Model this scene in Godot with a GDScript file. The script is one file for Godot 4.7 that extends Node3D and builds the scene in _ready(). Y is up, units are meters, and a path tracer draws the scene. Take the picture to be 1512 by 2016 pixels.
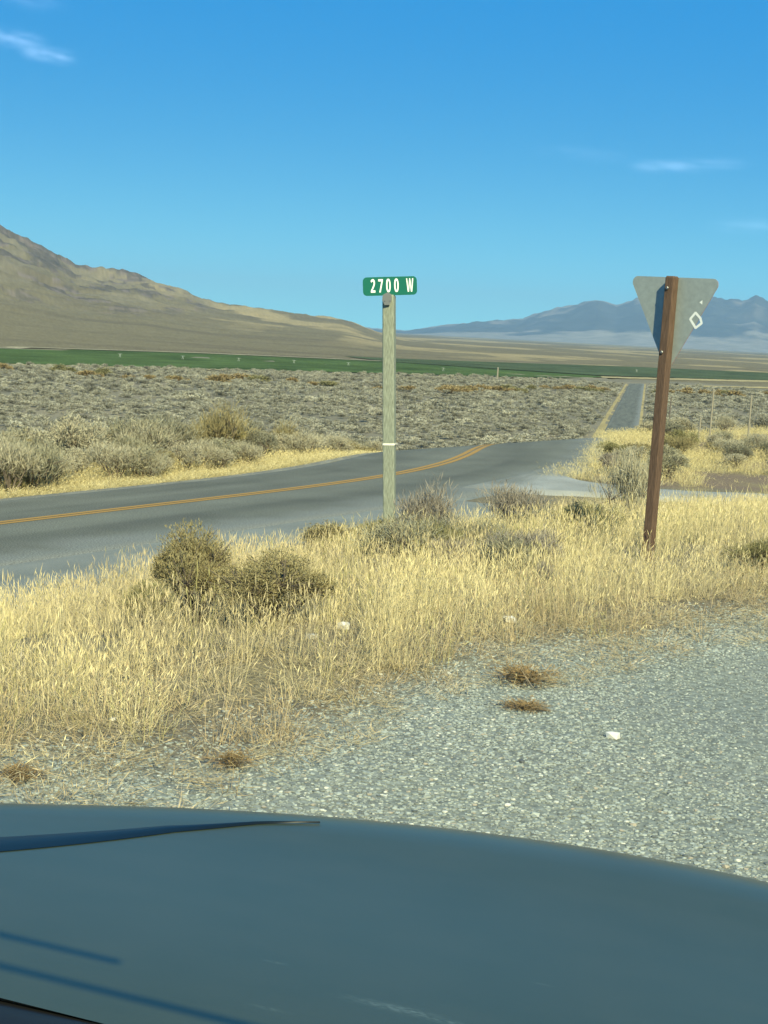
extends Node3D
# A county road junction on a dry bench above a sagebrush valley, seen over the hood of a parked truck.

const EYE := 1.75
var rng := RandomNumberGenerator.new()
var n_a := FastNoiseLite.new()
var n_b := FastNoiseLite.new()
var n_c := FastNoiseLite.new()
var road_x := PackedFloat32Array()
var taken := {}
var M := {}
var sun_dir := Vector3(0.22, 0.64, 0.82).normalized()

# ------------------------------------------------------------------ terrain
func ss(a: float, b: float, x: float) -> float:
	var t := clampf((x - a) / (b - a), 0.0, 1.0)
	return t * t * (3.0 - 2.0 * t)

func road_slope(t: float) -> float:
	return 0.56 - 0.395 * ss(28.5, 46.0, t)

func lay_road() -> void:
	road_x.resize(1700)
	for i in range(1, 1700):
		road_x[i] = road_x[i - 1] + 0.5 * road_slope(-40.0 + 0.5 * (i - 0.5))
	var k := lerpf(road_x[142], road_x[143], 0.8)
	for i in 1700:
		road_x[i] += -2.05 - k

func road_centre(z: float) -> float:
	var f := clampf((-z + 40.0) * 2.0, 0.0, 1698.0)
	var i := int(f)
	return lerpf(road_x[i], road_x[i + 1], f - i)

func off_road(x: float, z: float) -> float:
	var s := road_slope(-z)
	return (x - road_centre(z)) / sqrt(1.0 + s * s)

const CREST_AZ := [-180.0, -120.0, -75.0, -40.0, -25.0, -18.0, -14.3, -12.7, -11.6, -10.6, -9.4, -8.2, -6.5, -4.9, -3.3, -1.9, -0.7, 0.4, 1.6, 20.0, 180.0]
const CREST_EL := [0.0, 0.0, 0.3, 2.6, 3.9, 3.5, 2.72, 2.08, 1.56, 1.45, 1.36, 1.02, 0.66, 0.54, 0.42, 0.33, 0.16, 0.03, 0.0, 0.0, 0.0]
func table(xs: Array, ys: Array, x: float) -> float:
	for i in range(1, xs.size()):
		if x <= xs[i]:
			return lerpf(ys[i - 1], ys[i], (x - xs[i - 1]) / (xs[i] - xs[i - 1]))
	return ys[-1]

func hill_share(r: float) -> float:
	if r < 3200.0:
		return pow(clampf((r - 780.0) / 2420.0, 0.0, 1.0), 1.75)
	return 1.0 - 0.8 * ss(3200.0, 5200.0, r)

func height(x: float, z: float) -> float:
	var r2 := x * x + z * z
	var e := (-z - 42.0 - x) / 1.414
	var y := -1.65 - 14.35 * ss(0.0, 55.0, e)
	var near_road := 99.0
	if z > -760.0 and z < 40.0:
		var d := off_road(x, z)
		near_road = absf(d)
		y += 0.05 * clampf(d, -8.0, 4.0) + 1.45 * ss(4.0, 13.5, d) * (1.0 - ss(14.0, 30.0, -z))
	else:
		y += 0.2
	var calm := ss(3.6, 9.0, near_road)
	if r2 < 90000.0:
		y += calm * (0.05 * n_b.get_noise_2d(x * 9.0, z * 9.0) + 0.12 * n_b.get_noise_2d(x * 1.5, z * 1.5) * ss(10.0, 30.0, sqrt(r2)))
	elif r2 > 640000.0:
		var r := sqrt(r2)
		var az := rad_to_deg(atan2(x, -z))
		var el := table(CREST_AZ, CREST_EL, az)
		var s := hill_share(r)
		var top := tan(deg_to_rad(el)) * 3200.0 + 17.0 * ss(0.0, 0.4, el)
		y += s * top
		var rough := s * clampf(top / 150.0, 0.0, 1.2)
		if rough > 0.01:
			var g := 1.0 - absf(n_c.get_noise_2d(x * 0.55, z * 0.55)) * 2.0
			y += rough * (10.0 * (0.4 - absf(n_b.get_noise_2d(x * 0.35 + 40.0, z * 0.35))) * 1.8 + 34.0 * (g - 0.6) + 14.0 * n_b.get_noise_2d(x * 0.06, z * 0.06) + 9.0 * n_b.get_noise_2d(x * 0.3, z * 0.3))
	return y

# gravel turnout in front of the truck: its edge against the grass
const EDGE_X := [-30.0, -3.0, -1.36, -0.78, -0.5, -0.19, 0.41, 0.83, 1.53, 2.47, 4.5, 30.0]
const EDGE_Z := [-3.5, -4.6, -5.45, -5.55, -5.85, -6.3, -7.62, -7.96, -8.65, -9.62, -11.6, -33.0]
func past_gravel(x: float, z: float) -> float:   # metres beyond the gravel's edge, into the grass
	return table(EDGE_X, EDGE_Z, x) - z + 0.35 * n_b.get_noise_2d(x * 22.0, z * 22.0)

# ------------------------------------------------------------------ mesh helpers
func number(called: String) -> String:
	var n: int = taken.get(called, 0)
	taken[called] = n + 1
	return called if n == 0 else "%s_%03d" % [called, n]

func thing(called: String, label: String, category: String, at := Vector3.ZERO, group := "") -> Node3D:
	var o := Node3D.new()
	o.name = number(called)
	add_child(o)
	o.position = at
	o.set_meta("label", label)
	o.set_meta("category", category)
	if group != "":
		o.set_meta("group", group)
	return o

func part(called: String, mesh: Mesh, m: Material, parent: Node3D) -> MeshInstance3D:
	var o := MeshInstance3D.new()
	o.name = called
	o.mesh = mesh
	o.material_override = m
	parent.add_child(o, true)
	return o

func structure(called: String, mesh: Mesh, m: Material) -> MeshInstance3D:
	var o := part(called, mesh, m, self)
	o.set_meta("kind", "structure")
	return o

func stuff(called: String, label: String, category: String, mesh: Mesh, m: Material, rows: PackedFloat32Array) -> void:
	var mm := MultiMesh.new()
	mm.transform_format = MultiMesh.TRANSFORM_3D
	mm.use_colors = true
	mm.mesh = mesh
	mm.instance_count = rows.size() / 16
	mm.buffer = rows
	var o := MultiMeshInstance3D.new()
	o.name = number(called)
	o.multimesh = mm
	o.material_override = m
	add_child(o)
	o.set_meta("kind", "stuff")
	o.set_meta("label", label)
	o.set_meta("category", category)

func row(rows: PackedFloat32Array, b: Basis, p: Vector3, c: Color) -> void:
	rows.append_array(PackedFloat32Array([b.x.x, b.y.x, b.z.x, p.x, b.x.y, b.y.y, b.z.y, p.y, b.x.z, b.y.z, b.z.z, p.z, c.r, c.g, c.b, 1.0]))

func made(v: PackedVector3Array, c: PackedColorArray, idx = null, nrm = null, uv = null) -> ArrayMesh:
	var a := []
	a.resize(Mesh.ARRAY_MAX)
	a[Mesh.ARRAY_VERTEX] = v
	if c.size() == v.size():
		a[Mesh.ARRAY_COLOR] = c
	if idx != null:
		a[Mesh.ARRAY_INDEX] = idx
	if nrm != null:
		a[Mesh.ARRAY_NORMAL] = nrm
	if uv != null:
		a[Mesh.ARRAY_TEX_UV] = uv
	var m := ArrayMesh.new()
	m.add_surface_from_arrays(Mesh.PRIMITIVE_TRIANGLES, a)
	return m

# a sheet of w x h points (row by row), seen from the side where columns run right and rows run away
func sheet(w: int, h: int, p: PackedVector3Array, c := PackedColorArray(), uv = null) -> ArrayMesh:
	var idx := PackedInt32Array()
	var nrm := PackedVector3Array()
	nrm.resize(p.size())
	for j in h:
		for i in w:
			var a := p[j * w + maxi(i - 1, 0)]
			var b := p[j * w + mini(i + 1, w - 1)]
			var d := p[maxi(j - 1, 0) * w + i]
			var e := p[mini(j + 1, h - 1) * w + i]
			nrm[j * w + i] = (b - a).cross(e - d).normalized()
			if i < w - 1 and j < h - 1:
				var k := j * w + i
				idx.append_array(PackedInt32Array([k, k + w, k + 1, k + 1, k + w, k + w + 1]))
	return made(p, c, idx, nrm, uv)

# a solid prism: polygon (in x, y, counter-clockwise) extruded along z from z0 to z1, with a small chamfer at the z1 end
func prism(poly: PackedVector2Array, z0: float, z1: float, bevel := 0.0) -> ArrayMesh:
	var st := SurfaceTool.new()
	st.begin(Mesh.PRIMITIVE_TRIANGLES)
	var inner := poly
	if bevel > 0.0:
		var grown := Geometry2D.offset_polygon(poly, -bevel, Geometry2D.JOIN_MITER)
		if grown.size() == 1 and grown[0].size() == poly.size():
			inner = grown[0]
			var best := 0
			for k in inner.size():
				if inner[k].distance_to(poly[0]) < inner[best].distance_to(poly[0]):
					best = k
			var turned := PackedVector2Array()
			for k in inner.size():
				turned.append(inner[(best + k) % inner.size()])
			inner = turned
		else:
			bevel = 0.0
	var n := poly.size()
	for k in n:
		var a := poly[k]
		var b := poly[(k + 1) % n]
		var ia := inner[k]
		var ib := inner[(k + 1) % n]
		st.set_smooth_group(-1)
		quad(st, Vector3(a.x, a.y, z0), Vector3(b.x, b.y, z0), Vector3(b.x, b.y, z1 - bevel), Vector3(a.x, a.y, z1 - bevel))
		if bevel > 0.0:
			quad(st, Vector3(a.x, a.y, z1 - bevel), Vector3(b.x, b.y, z1 - bevel), Vector3(ib.x, ib.y, z1), Vector3(ia.x, ia.y, z1))
	var tri := Geometry2D.triangulate_polygon(inner)
	for k in range(0, tri.size(), 3):
		face(st, [inner[tri[k]], inner[tri[k + 1]], inner[tri[k + 2]]], z1, 1.0)
	tri = Geometry2D.triangulate_polygon(poly)
	for k in range(0, tri.size(), 3):
		face(st, [poly[tri[k]], poly[tri[k + 1]], poly[tri[k + 2]]], z0, -1.0)
	st.generate_normals()
	return st.commit()

func face(st: SurfaceTool, t: Array, z: float, side: float) -> void:
	var ccw: bool = (t[1] - t[0]).cross(t[2] - t[0]) > 0.0
	st.set_smooth_group(-1)
	var order := [0, 2, 1] if ccw == (side > 0.0) else [0, 1, 2]
	for k in order:
		st.add_vertex(Vector3(t[k].x, t[k].y, z))

# corners counter-clockwise as seen from outside
func quad(st: SurfaceTool, a: Vector3, b: Vector3, c: Vector3, d: Vector3) -> void:
	for p in [a, c, b, a, d, c]:
		st.add_vertex(p)

func round_rect(w: float, h: float, r: float) -> PackedVector2Array:
	var out := PackedVector2Array()
	for k in 4:
		var mid := Vector2((w / 2 - r) * [1, -1, -1, 1][k], (h / 2 - r) * [1, 1, -1, -1][k])
		for s in 6:
			out.append(mid + Vector2.from_angle(PI / 2 * (k + s / 5.0)) * r)
	return out

func disc(r: float, n: int, turn := 0.0) -> PackedVector2Array:
	var out := PackedVector2Array()
	for k in n:
		out.append(Vector2.from_angle(turn + TAU * k / n) * r)
	return out

# a post standing along +y with the given outline (x, z), slightly uneven, chamfered top
func post_mesh(outline: PackedVector2Array, tall: float, rows: int, wobble: float, chamfer: float) -> ArrayMesh:
	var n := outline.size()
	var v := PackedVector3Array()
	var st := SurfaceTool.new()
	st.begin(Mesh.PRIMITIVE_TRIANGLES)
	st.set_smooth_group(-1)
	for j in rows + 2:
		var y := tall * j / float(rows) if j <= rows else tall + chamfer
		if j == rows:
			y = tall
		for k in n:
			var o := outline[k] * (1.0 - (0.18 if j > rows else 0.0))
			var w := wobble * n_b.get_noise_3d(o.x * 300.0 + k * 7.0, y * 14.0, o.y * 300.0)
			v.append(Vector3(o.x + o.normalized().x * w, y, o.y + o.normalized().y * w))
	for j in rows + 1:
		for k in n:
			var a := v[j * n + k]
			var b := v[j * n + (k + 1) % n]
			var c := v[(j + 1) * n + (k + 1) % n]
			var d := v[(j + 1) * n + k]
			quad(st, b, a, d, c)
	var at := (rows + 1) * n
	for k in range(1, n - 1):
		for p in [v[at], v[at + k], v[at + k + 1]]:
			st.add_vertex(p)
	st.generate_normals()
	return st.commit()

# ------------------------------------------------------------------ materials
func mat(called: String, c: Color, rough := 0.9) -> StandardMaterial3D:   # c: linear base colour
	var m := StandardMaterial3D.new()
	m.resource_name = called
	m.albedo_color = c.linear_to_srgb()
	m.roughness = rough
	m.metallic_specular = 0.35
	m.cull_mode = BaseMaterial3D.CULL_DISABLED
	M[called] = m
	return m

func noise_tex(freq: float, lo: float, hi: float, kind := FastNoiseLite.TYPE_SIMPLEX_SMOOTH, size := 512, oct := 5, tint := Color.WHITE) -> NoiseTexture2D:
	var n := FastNoiseLite.new()
	n.noise_type = kind
	n.frequency = freq
	n.fractal_octaves = oct
	n.fractal_gain = 0.6
	var g := Gradient.new()
	g.set_color(0, Color(lo * tint.r, lo * tint.g, lo * tint.b).clamp())
	g.set_color(1, Color(hi, hi, hi).clamp())
	var t := NoiseTexture2D.new()
	t.width = size
	t.height = size
	t.seamless = true
	t.noise = n
	t.color_ramp = g
	return t

func grain(m: StandardMaterial3D, t: Texture2D, scale: Vector3, world := true, bump: Texture2D = null, depth := 0.0) -> void:
	m.albedo_texture = t
	m.uv1_triplanar = true
	m.uv1_world_triplanar = world
	m.uv1_scale = scale
	if bump:
		m.heightmap_enabled = true
		m.heightmap_texture = bump
		m.heightmap_scale = depth

func make_materials() -> void:
	var fine := noise_tex(0.05, 0.62, 1.0)
	var coarse := noise_tex(0.012, 0.7, 1.0)
	var speck := noise_tex(0.22, 0.58, 1.0, FastNoiseLite.TYPE_SIMPLEX_SMOOTH, 512, 2)
	for called in ["ground", "verge", "field", "mountain"]:
		var m := mat(called, Color(1, 1, 1), 1.0)
		m.vertex_color_use_as_albedo = true
		m.metallic_specular = 0.1
		grain(m, fine if called != "mountain" else coarse, Vector3.ONE * {"ground": 0.6, "verge": 0.5, "field": 0.02, "mountain": 0.0006}[called])
		if called == "ground":
			m.heightmap_enabled = true
			m.heightmap_texture = fine
			m.heightmap_scale = 1.5
	var road := mat("asphalt", Color(1, 1, 1), 0.85)
	road.vertex_color_use_as_albedo = true
	road.metallic_specular = 0.3
	grain(road, noise_tex(0.09, 0.42, 1.0, FastNoiseLite.TYPE_SIMPLEX_SMOOTH, 1024, 4), Vector3.ONE * 0.3, true, speck, 0.6)
	var gr := mat("loose_gravel", Color(1, 1, 1), 0.95)
	gr.vertex_color_use_as_albedo = true
	grain(gr, speck, Vector3.ONE * 1.6, true, speck, 1.2)
	grain(mat("line_paint", Color(0.66, 0.38, 0.085), 0.75), noise_tex(0.12, 0.55, 1.0, FastNoiseLite.TYPE_SIMPLEX_SMOOTH, 512, 4), Vector3.ONE * 0.9)
	for called in ["stone", "grass", "leaf"]:
		var m := mat(called, Color(1, 1, 1), 0.85 if called != "stone" else 0.7)
		m.vertex_color_use_as_albedo = true
		if called != "stone":
			m.metallic_specular = 0.2
			m.backlight_enabled = true
			m.backlight = Color(0.35, 0.35, 0.3)
	var kinds := {
		"sage": Color(0.33, 0.315, 0.215), "sage_pale": Color(0.43, 0.40, 0.285), "sage_dark": Color(0.24, 0.235, 0.17),
		"rabbitbrush": Color(0.30, 0.26, 0.135), "rabbitbrush_gold": Color(0.40, 0.34, 0.13), "dead_brush": Color(0.30, 0.27, 0.22),
		"willow": Color(0.34, 0.265, 0.13), "weed": Color(0.30, 0.21, 0.10), "olive_brush": Color(0.26, 0.245, 0.12),
	}
	for called in kinds:
		var m := mat(called, kinds[called], 0.9)
		m.vertex_color_use_as_albedo = true
		m.metallic_specular = 0.15
		m.backlight_enabled = true
		m.backlight = Color(0.3, 0.3, 0.25)
	mat("stem_bark", Color(0.16, 0.13, 0.10), 0.95)
	# long wood grain: stretched noise
	var wood := noise_tex(0.03, 0.55, 1.0, FastNoiseLite.TYPE_SIMPLEX_SMOOTH, 512, 5)
	grain(mat("weathered_wood", Color(0.43, 0.475, 0.37), 0.9), wood, Vector3(9.0, 0.5, 9.0), false, wood, 0.25)
	grain(mat("brown_wood", Color(0.205, 0.13, 0.088), 0.85), wood, Vector3(9.0, 0.45, 9.0), false, wood, 0.25)
	grain(mat("fence_wood", Color(0.48, 0.44, 0.34), 0.95), wood, Vector3(6.0, 0.7, 6.0), false)
	mat("fence_wood_dark", Color(0.14, 0.12, 0.10), 0.95)
	mat("wire", Color(0.30, 0.28, 0.25), 0.6)
	mat("sign_green", Color(0.001, 0.12, 0.082), 0.45)
	mat("sign_white", Color(0.82, 0.84, 0.80), 0.5)
	mat("sign_red", Color(0.55, 0.02, 0.02), 0.45)
	var al := mat("aluminium", Color(0.33, 0.375, 0.36), 0.5)
	al.metallic = 0.15
	grain(al, noise_tex(0.02, 0.9, 1.0), Vector3.ONE * 1.3, false)
	var zinc := mat("galvanised", Color(0.20, 0.21, 0.21), 0.45)
	zinc.metallic = 0.7
	mat("band_white", Color(0.78, 0.76, 0.66), 0.6)
	mat("sticker", Color(0.75, 0.78, 0.74), 0.6)
	var paint := mat("truck_paint", Color(0.018, 0.021, 0.018), 0.32)
	paint.metallic_specular = 0.42
	paint.clearcoat_enabled = true
	paint.clearcoat = 0.08
	paint.clearcoat_roughness = 0.22
	mat("black_plastic", Color(0.012, 0.013, 0.014), 0.6)
	mat("seam_shade", Color(0.006, 0.010, 0.013), 0.4)  # near black, stands for the shade in the hood seam
	mat("rubber", Color(0.02, 0.02, 0.02), 0.85)
	mat("pivot_steel", Color(0.42, 0.45, 0.42), 0.5)

# ------------------------------------------------------------------ plants
func blade(v: PackedVector3Array, c: PackedColorArray, p: Vector3, d: Vector3, side: Vector3, long: float, wide: float, bend: Vector3, segs: int, tone: Color) -> Vector3:
	var a := p - side * wide / 2
	var b := p + side * wide / 2
	for k in segs:
		var t := (k + 1.0) / segs
		var q := p + d * long * t + bend * t * t
		var w := wide * (1.0 - 0.75 * t) / 2
		var a2 := q - side * w
		var b2 := q + side * w
		v.append_array(PackedVector3Array([a, a2, b, b, a2, b2]))
		for n in 6:
			c.append(tone)
		a = a2
		b = b2
	return (a + b) / 2

func grass_tuft(stems: int, spread: float, tall: float, heads: float, leafy: int) -> ArrayMesh:
	var v := PackedVector3Array()
	var c := PackedColorArray()
	for s in stems:
		var az := rng.randf() * TAU
		var p := Vector3(cos(az), 0, sin(az)) * spread * sqrt(rng.randf())
		var lean := Vector3(cos(az), 0, sin(az)) * (rng.randf_range(0.0, 0.4) if rng.randf() < 0.7 else rng.randf_range(0.4, 1.1)) + Vector3(rng.randf_range(-0.2, 0.2), 0, rng.randf_range(-0.2, 0.2))
		var d := (Vector3.UP + lean).normalized()
		var yaw := rng.randf() * TAU
		var side := Vector3(cos(yaw), 0, sin(yaw))
		var long := tall * rng.randf_range(0.55, 1.05)
		var g := rng.randf_range(0.72, 1.12)
		var tone := Color(g, g * rng.randf_range(0.95, 1.02), g * rng.randf_range(0.85, 1.1))
		var bend := Vector3(rng.randf_range(-0.1, 0.1), -0.03, rng.randf_range(-0.1, 0.1)) * long * 1.2
		var tip := blade(v, c, p, d, side, long, rng.randf_range(0.0018, 0.003), bend, 3, tone)
		if rng.randf() < heads:
			var hd := (d + bend * 2.0 / long + Vector3(rng.randf_range(-0.5, 0.5), rng.randf_range(-0.6, 0.1), rng.randf_range(-0.5, 0.5)) * 0.7).normalized()
			var hl := rng.randf_range(0.035, 0.08)
			var ht := Color(g * 1.16, g * 1.13, g * 1.12)
			for turn in 2:
				var sd := side.rotated(Vector3.UP, turn * PI / 2)
				var m := tip + hd * hl * 0.45
				var e := tip + hd * hl
				v.append_array(PackedVector3Array([tip, m - sd * 0.0027, m + sd * 0.0027, m + sd * 0.0027, m - sd * 0.0027, e]))
				for n in 6:
					c.append(ht)
	for s in leafy:
		var az := rng.randf() * TAU
		var d := (Vector3(cos(az), 0, sin(az)) * rng.randf_range(0.4, 1.2) + Vector3.UP).normalized()
		var g := rng.randf_range(0.55, 0.95)
		blade(v, c, Vector3(cos(az), 0, sin(az)) * spread * rng.randf(), d, Vector3(-sin(az), 0, cos(az)), tall * rng.randf_range(0.25, 0.5), rng.randf_range(0.0025, 0.0045), Vector3(cos(az), -0.8, sin(az)) * tall * 0.16, 2, Color(g, g * 0.93, g * 0.82))
	return made(v, c)

# a shrub one metre tall and wide: leaf sprays on twig ends through an uneven dome, on woody stems
func shrub(tips: int, leaves: int, leaf_long: float, leaf_wide: float, upright: float, hollow: float) -> Array:
	var v := PackedVector3Array()
	var c := PackedColorArray()
	var sv := PackedVector3Array()
	var lobes := []
	for k in rng.randi_range(7, 12):
		var a := rng.randf() * TAU
		var q := rng.randf_range(0.05, 0.34)
		lobes.append([Vector3(cos(a) * q, rng.randf_range(0.34, 0.62) * (1.1 - q), sin(a) * q), rng.randf_range(0.12, 0.27)])
	for k in lobes.size():
		var at: Vector3 = lobes[k][0]
		twig(sv, Vector3(at.x * 0.12, -0.03, at.z * 0.12), at * Vector3(0.6, 0.55, 0.6) + Vector3(rng.randf_range(-0.05, 0.05), 0, rng.randf_range(-0.05, 0.05)), 0.022, 0.014)
		twig(sv, at * Vector3(0.6, 0.55, 0.6), at, 0.014, 0.007)
	for k in 26:
		var lobe: Array = lobes[k % lobes.size()]
		var o := Vector3(rng.randfn(), absf(rng.randfn()) + 0.5, rng.randfn()).normalized()
		twig(sv, lobe[0], lobe[0] + o * lobe[1] * rng.randf_range(1.1, 1.55), 0.005, 0.0018)
	for t in tips:
		var lobe: Array = lobes[t % lobes.size()]
		var o := Vector3(rng.randfn(), rng.randfn(), rng.randfn()).normalized()
		if o.y < -0.35:
			o.y = -o.y
		var reach: float = lobe[1] * lerpf(hollow, 1.0, pow(rng.randf(), 0.5)) * rng.randf_range(0.85, 1.2)
		var p: Vector3 = lobe[0] + o * reach * Vector3(1.0, 1.15, 1.0)
		if p.y < 0.04:
			p.y = 0.04 + rng.randf() * 0.1
		if t % 7 == 0:
			twig(sv, lobe[0], p, 0.006, 0.003)
		var g := rng.randf_range(0.7, 1.2)
		var warm := rng.randf_range(-0.06, 0.06)
		for l in leaves:
			var d := (o * (1.0 - upright) + Vector3.UP * upright + Vector3(rng.randfn(), rng.randfn(), rng.randfn()) * 0.38).normalized()
			var side := d.cross(Vector3(rng.randfn(), rng.randfn(), rng.randfn())).normalized()
			var q := p + Vector3(rng.randfn(), rng.randfn(), rng.randfn()) * leaf_long * 0.45
			var e := q + d * leaf_long * rng.randf_range(0.6, 1.2)
			var m := q.lerp(e, 0.55)
			var tone := Color(g * (1.0 + warm), g, g * (1.0 - warm)) * rng.randf_range(0.85, 1.15)
			v.append_array(PackedVector3Array([q, m - side * leaf_wide / 2, m + side * leaf_wide / 2, m + side * leaf_wide / 2, m - side * leaf_wide / 2, e]))
			for n in 6:
				c.append(tone)
	return [made(v, c), made(sv, PackedColorArray())]

func twig(v: PackedVector3Array, a: Vector3, b: Vector3, ra: float, rb: float) -> void:
	var d := (b - a).normalized()
	var s := d.cross(Vector3.RIGHT if absf(d.x) < 0.8 else Vector3.UP).normalized()
	var u := d.cross(s)
	for k in 4:
		var o := s * cos(TAU * k / 4) + u * sin(TAU * k / 4)
		var o2 := s * cos(TAU * (k + 1) / 4) + u * sin(TAU * (k + 1) / 4)
		v.append_array(PackedVector3Array([a + o * ra, b + o * rb, a + o2 * ra, a + o2 * ra, b + o * rb, b + o2 * rb]))

func stone_mesh(rough: float) -> ArrayMesh:
	var st := SurfaceTool.new()
	st.begin(Mesh.PRIMITIVE_TRIANGLES)
	st.set_smooth_group(-1)
	var pts := []
	for y in [-1, 1]:
		for k in 5:
			var a := TAU * (k + 0.5 * maxi(y, 0)) / 5 + rng.randf_range(-0.3, 0.3)
			pts.append(Vector3(cos(a), 0.55 * y, sin(a)) * rng.randf_range(1.0 - rough, 1.0) * 0.5)
	var top := Vector3(rng.randf_range(-0.15, 0.15), rng.randf_range(0.3, 0.42), rng.randf_range(-0.15, 0.15))
	for k in 5:
		var k2 := (k + 1) % 5
		for p in [pts[k], pts[k + 5], pts[k2], pts[k2], pts[k + 5], pts[k2 + 5], top, pts[k2 + 5], pts[k + 5]]:
			st.add_vertex(p)
	st.generate_normals()
	return st.commit()

var shrubs := {}
func place_shrub(called: String, label: String, category: String, group: String, kind: String, m: String, x: float, z: float, wide: float, tall: float, parts := true) -> Node3D:
	var set_of: Array = shrubs[kind]
	var which: Array = set_of[rng.randi() % set_of.size()]
	var o := thing(called, label, category, Vector3(x, height(x, z) - 0.01, z), group)
	o.rotation.y = rng.randf() * TAU
	part("foliage", which[0], M[m], o)
	if parts:
		part("woody_stem", which[1], M["stem_bark"], o)
	o.scale = Vector3(wide, tall, wide)
	return o

# ------------------------------------------------------------------ the scene
func _ready() -> void:
	rng.seed = 20231
	for k in 3:
		var n: FastNoiseLite = [n_a, n_b, n_c][k]
		n.seed = 11 + k * 5
		n.noise_type = FastNoiseLite.TYPE_SIMPLEX_SMOOTH
		n.fractal_octaves = [3, 4, 5][k]
		n.frequency = [0.01, 0.03, 0.004][k]
	lay_road()

	var cam := Camera3D.new()
	cam.name = "camera"
	cam.fov = rad_to_deg(2.0 * atan(1008.0 / 3040.0))
	cam.near = 0.05
	cam.far = 60000.0
	cam.transform = Transform3D(Basis.from_euler(Vector3(deg_to_rad(-6.69), 0, 0)) * Basis(Vector3.BACK, deg_to_rad(3.0)), Vector3(0, EYE, 0))
	add_child(cam)
	cam.current = true

	var env := Environment.new()
	env.background_mode = Environment.BG_SKY
	env.tonemap_mode = Environment.TONE_MAPPER_LINEAR
	env.tonemap_exposure = 1.5
	var sky_m := ProceduralSkyMaterial.new()
	sky_m.sky_top_color = Color(0.0, 0.19, 0.50).linear_to_srgb()
	sky_m.sky_horizon_color = Color(0.23, 0.80, 0.87).linear_to_srgb()
	sky_m.sky_curve = 0.04
	sky_m.ground_bottom_color = Color(0.2, 0.18, 0.12).linear_to_srgb()
	sky_m.ground_horizon_color = Color(0.25, 0.55, 0.75).linear_to_srgb()
	sky_m.sun_angle_max = 4.0
	sky_m.sky_cover = cirrus()
	var sky := Sky.new()
	sky.sky_material = sky_m
	env.sky = sky
	env.fog_enabled = true
	env.fog_density = 0.000052
	env.fog_light_color = Color(0.70, 0.87, 1.0)
	env.sdfgi_enabled = true
	env.ssao_enabled = true
	env.ssil_enabled = true
	var we := WorldEnvironment.new()
	we.name = "world_environment"
	we.environment = env
	add_child(we)

	var sun := DirectionalLight3D.new()
	sun.name = "sun"
	sun.light_energy = 1.6
	sun.light_color = Color(1.0, 0.965, 0.77)
	sun.light_angular_distance = 0.5
	sun.shadow_enabled = true
	add_child(sun)
	sun.look_at_from_position(sun_dir * 100.0, Vector3.ZERO)

	make_materials()
	build_ground()
	build_mountains()
	build_fields()
	build_road()
	build_shrub_kinds()
	build_street_sign()
	build_yield_sign()
	build_truck()
	build_fence()
	build_far_posts()
	build_foreground_plants()
	build_roadside_plants()
	build_plain()
	build_grass()
	build_gravel()

func cirrus() -> ImageTexture:
	var im := Image.create(4096, 2048, false, Image.FORMAT_RGBA8)
	im.fill(Color(1, 1, 1, 0))
	# azimuth, elevation, half length, half height (degrees), tilt, strength
	for w in [[-14.2, 9.45, 1.2, 0.25, -0.05, 0.22], [-12.8, 9.0, 0.9, 0.19, -0.04, 0.22], [-14.6, 10.9, 2.2, 0.25, -0.1, 0.08], [10.3, 6.45, 1.9, 0.17, 0.06, 0.15], [9.2, 6.4, 1.0, 0.14, -0.03, 0.10], [12.6, 4.4, 1.6, 0.2, 0.05, 0.09], [6.5, 6.7, 1.8, 0.2, -0.05, 0.04]]:
		var x0 := int((w[0] - w[2] * 1.6) / 360.0 * 4096)
		var x1 := int((w[0] + w[2] * 1.6) / 360.0 * 4096)
		var y0 := int((90.0 - w[1] - w[3] * 6.0) / 180.0 * 2048)
		var y1 := int((90.0 - w[1] + w[3] * 6.0) / 180.0 * 2048)
		for y in range(y0, y1):
			for x in range(x0, x1):
				var du: float = x / 4096.0 * 360.0 - w[0]
				var dv: float = 90.0 - y / 2048.0 * 180.0 - w[1] - w[4] * du
				var wisp := clampf(0.7 + 1.1 * n_a.get_noise_2d(du * 45.0 + w[0] * 50.0, (dv + 0.1 * du) * 420.0), 0.0, 1.5)
				var a: float = w[5] * exp(-pow(du / w[2], 4.0) * 1.5) * exp(-pow(dv / w[3], 2.0)) * wisp
				var old := im.get_pixel(posmod(x, 4096), y)
				im.set_pixel(posmod(x, 4096), y, Color(0.85, 0.92, 1.0, clampf(a + old.a, 0.0, 1.0)))
	return ImageTexture.create_from_image(im)

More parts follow.
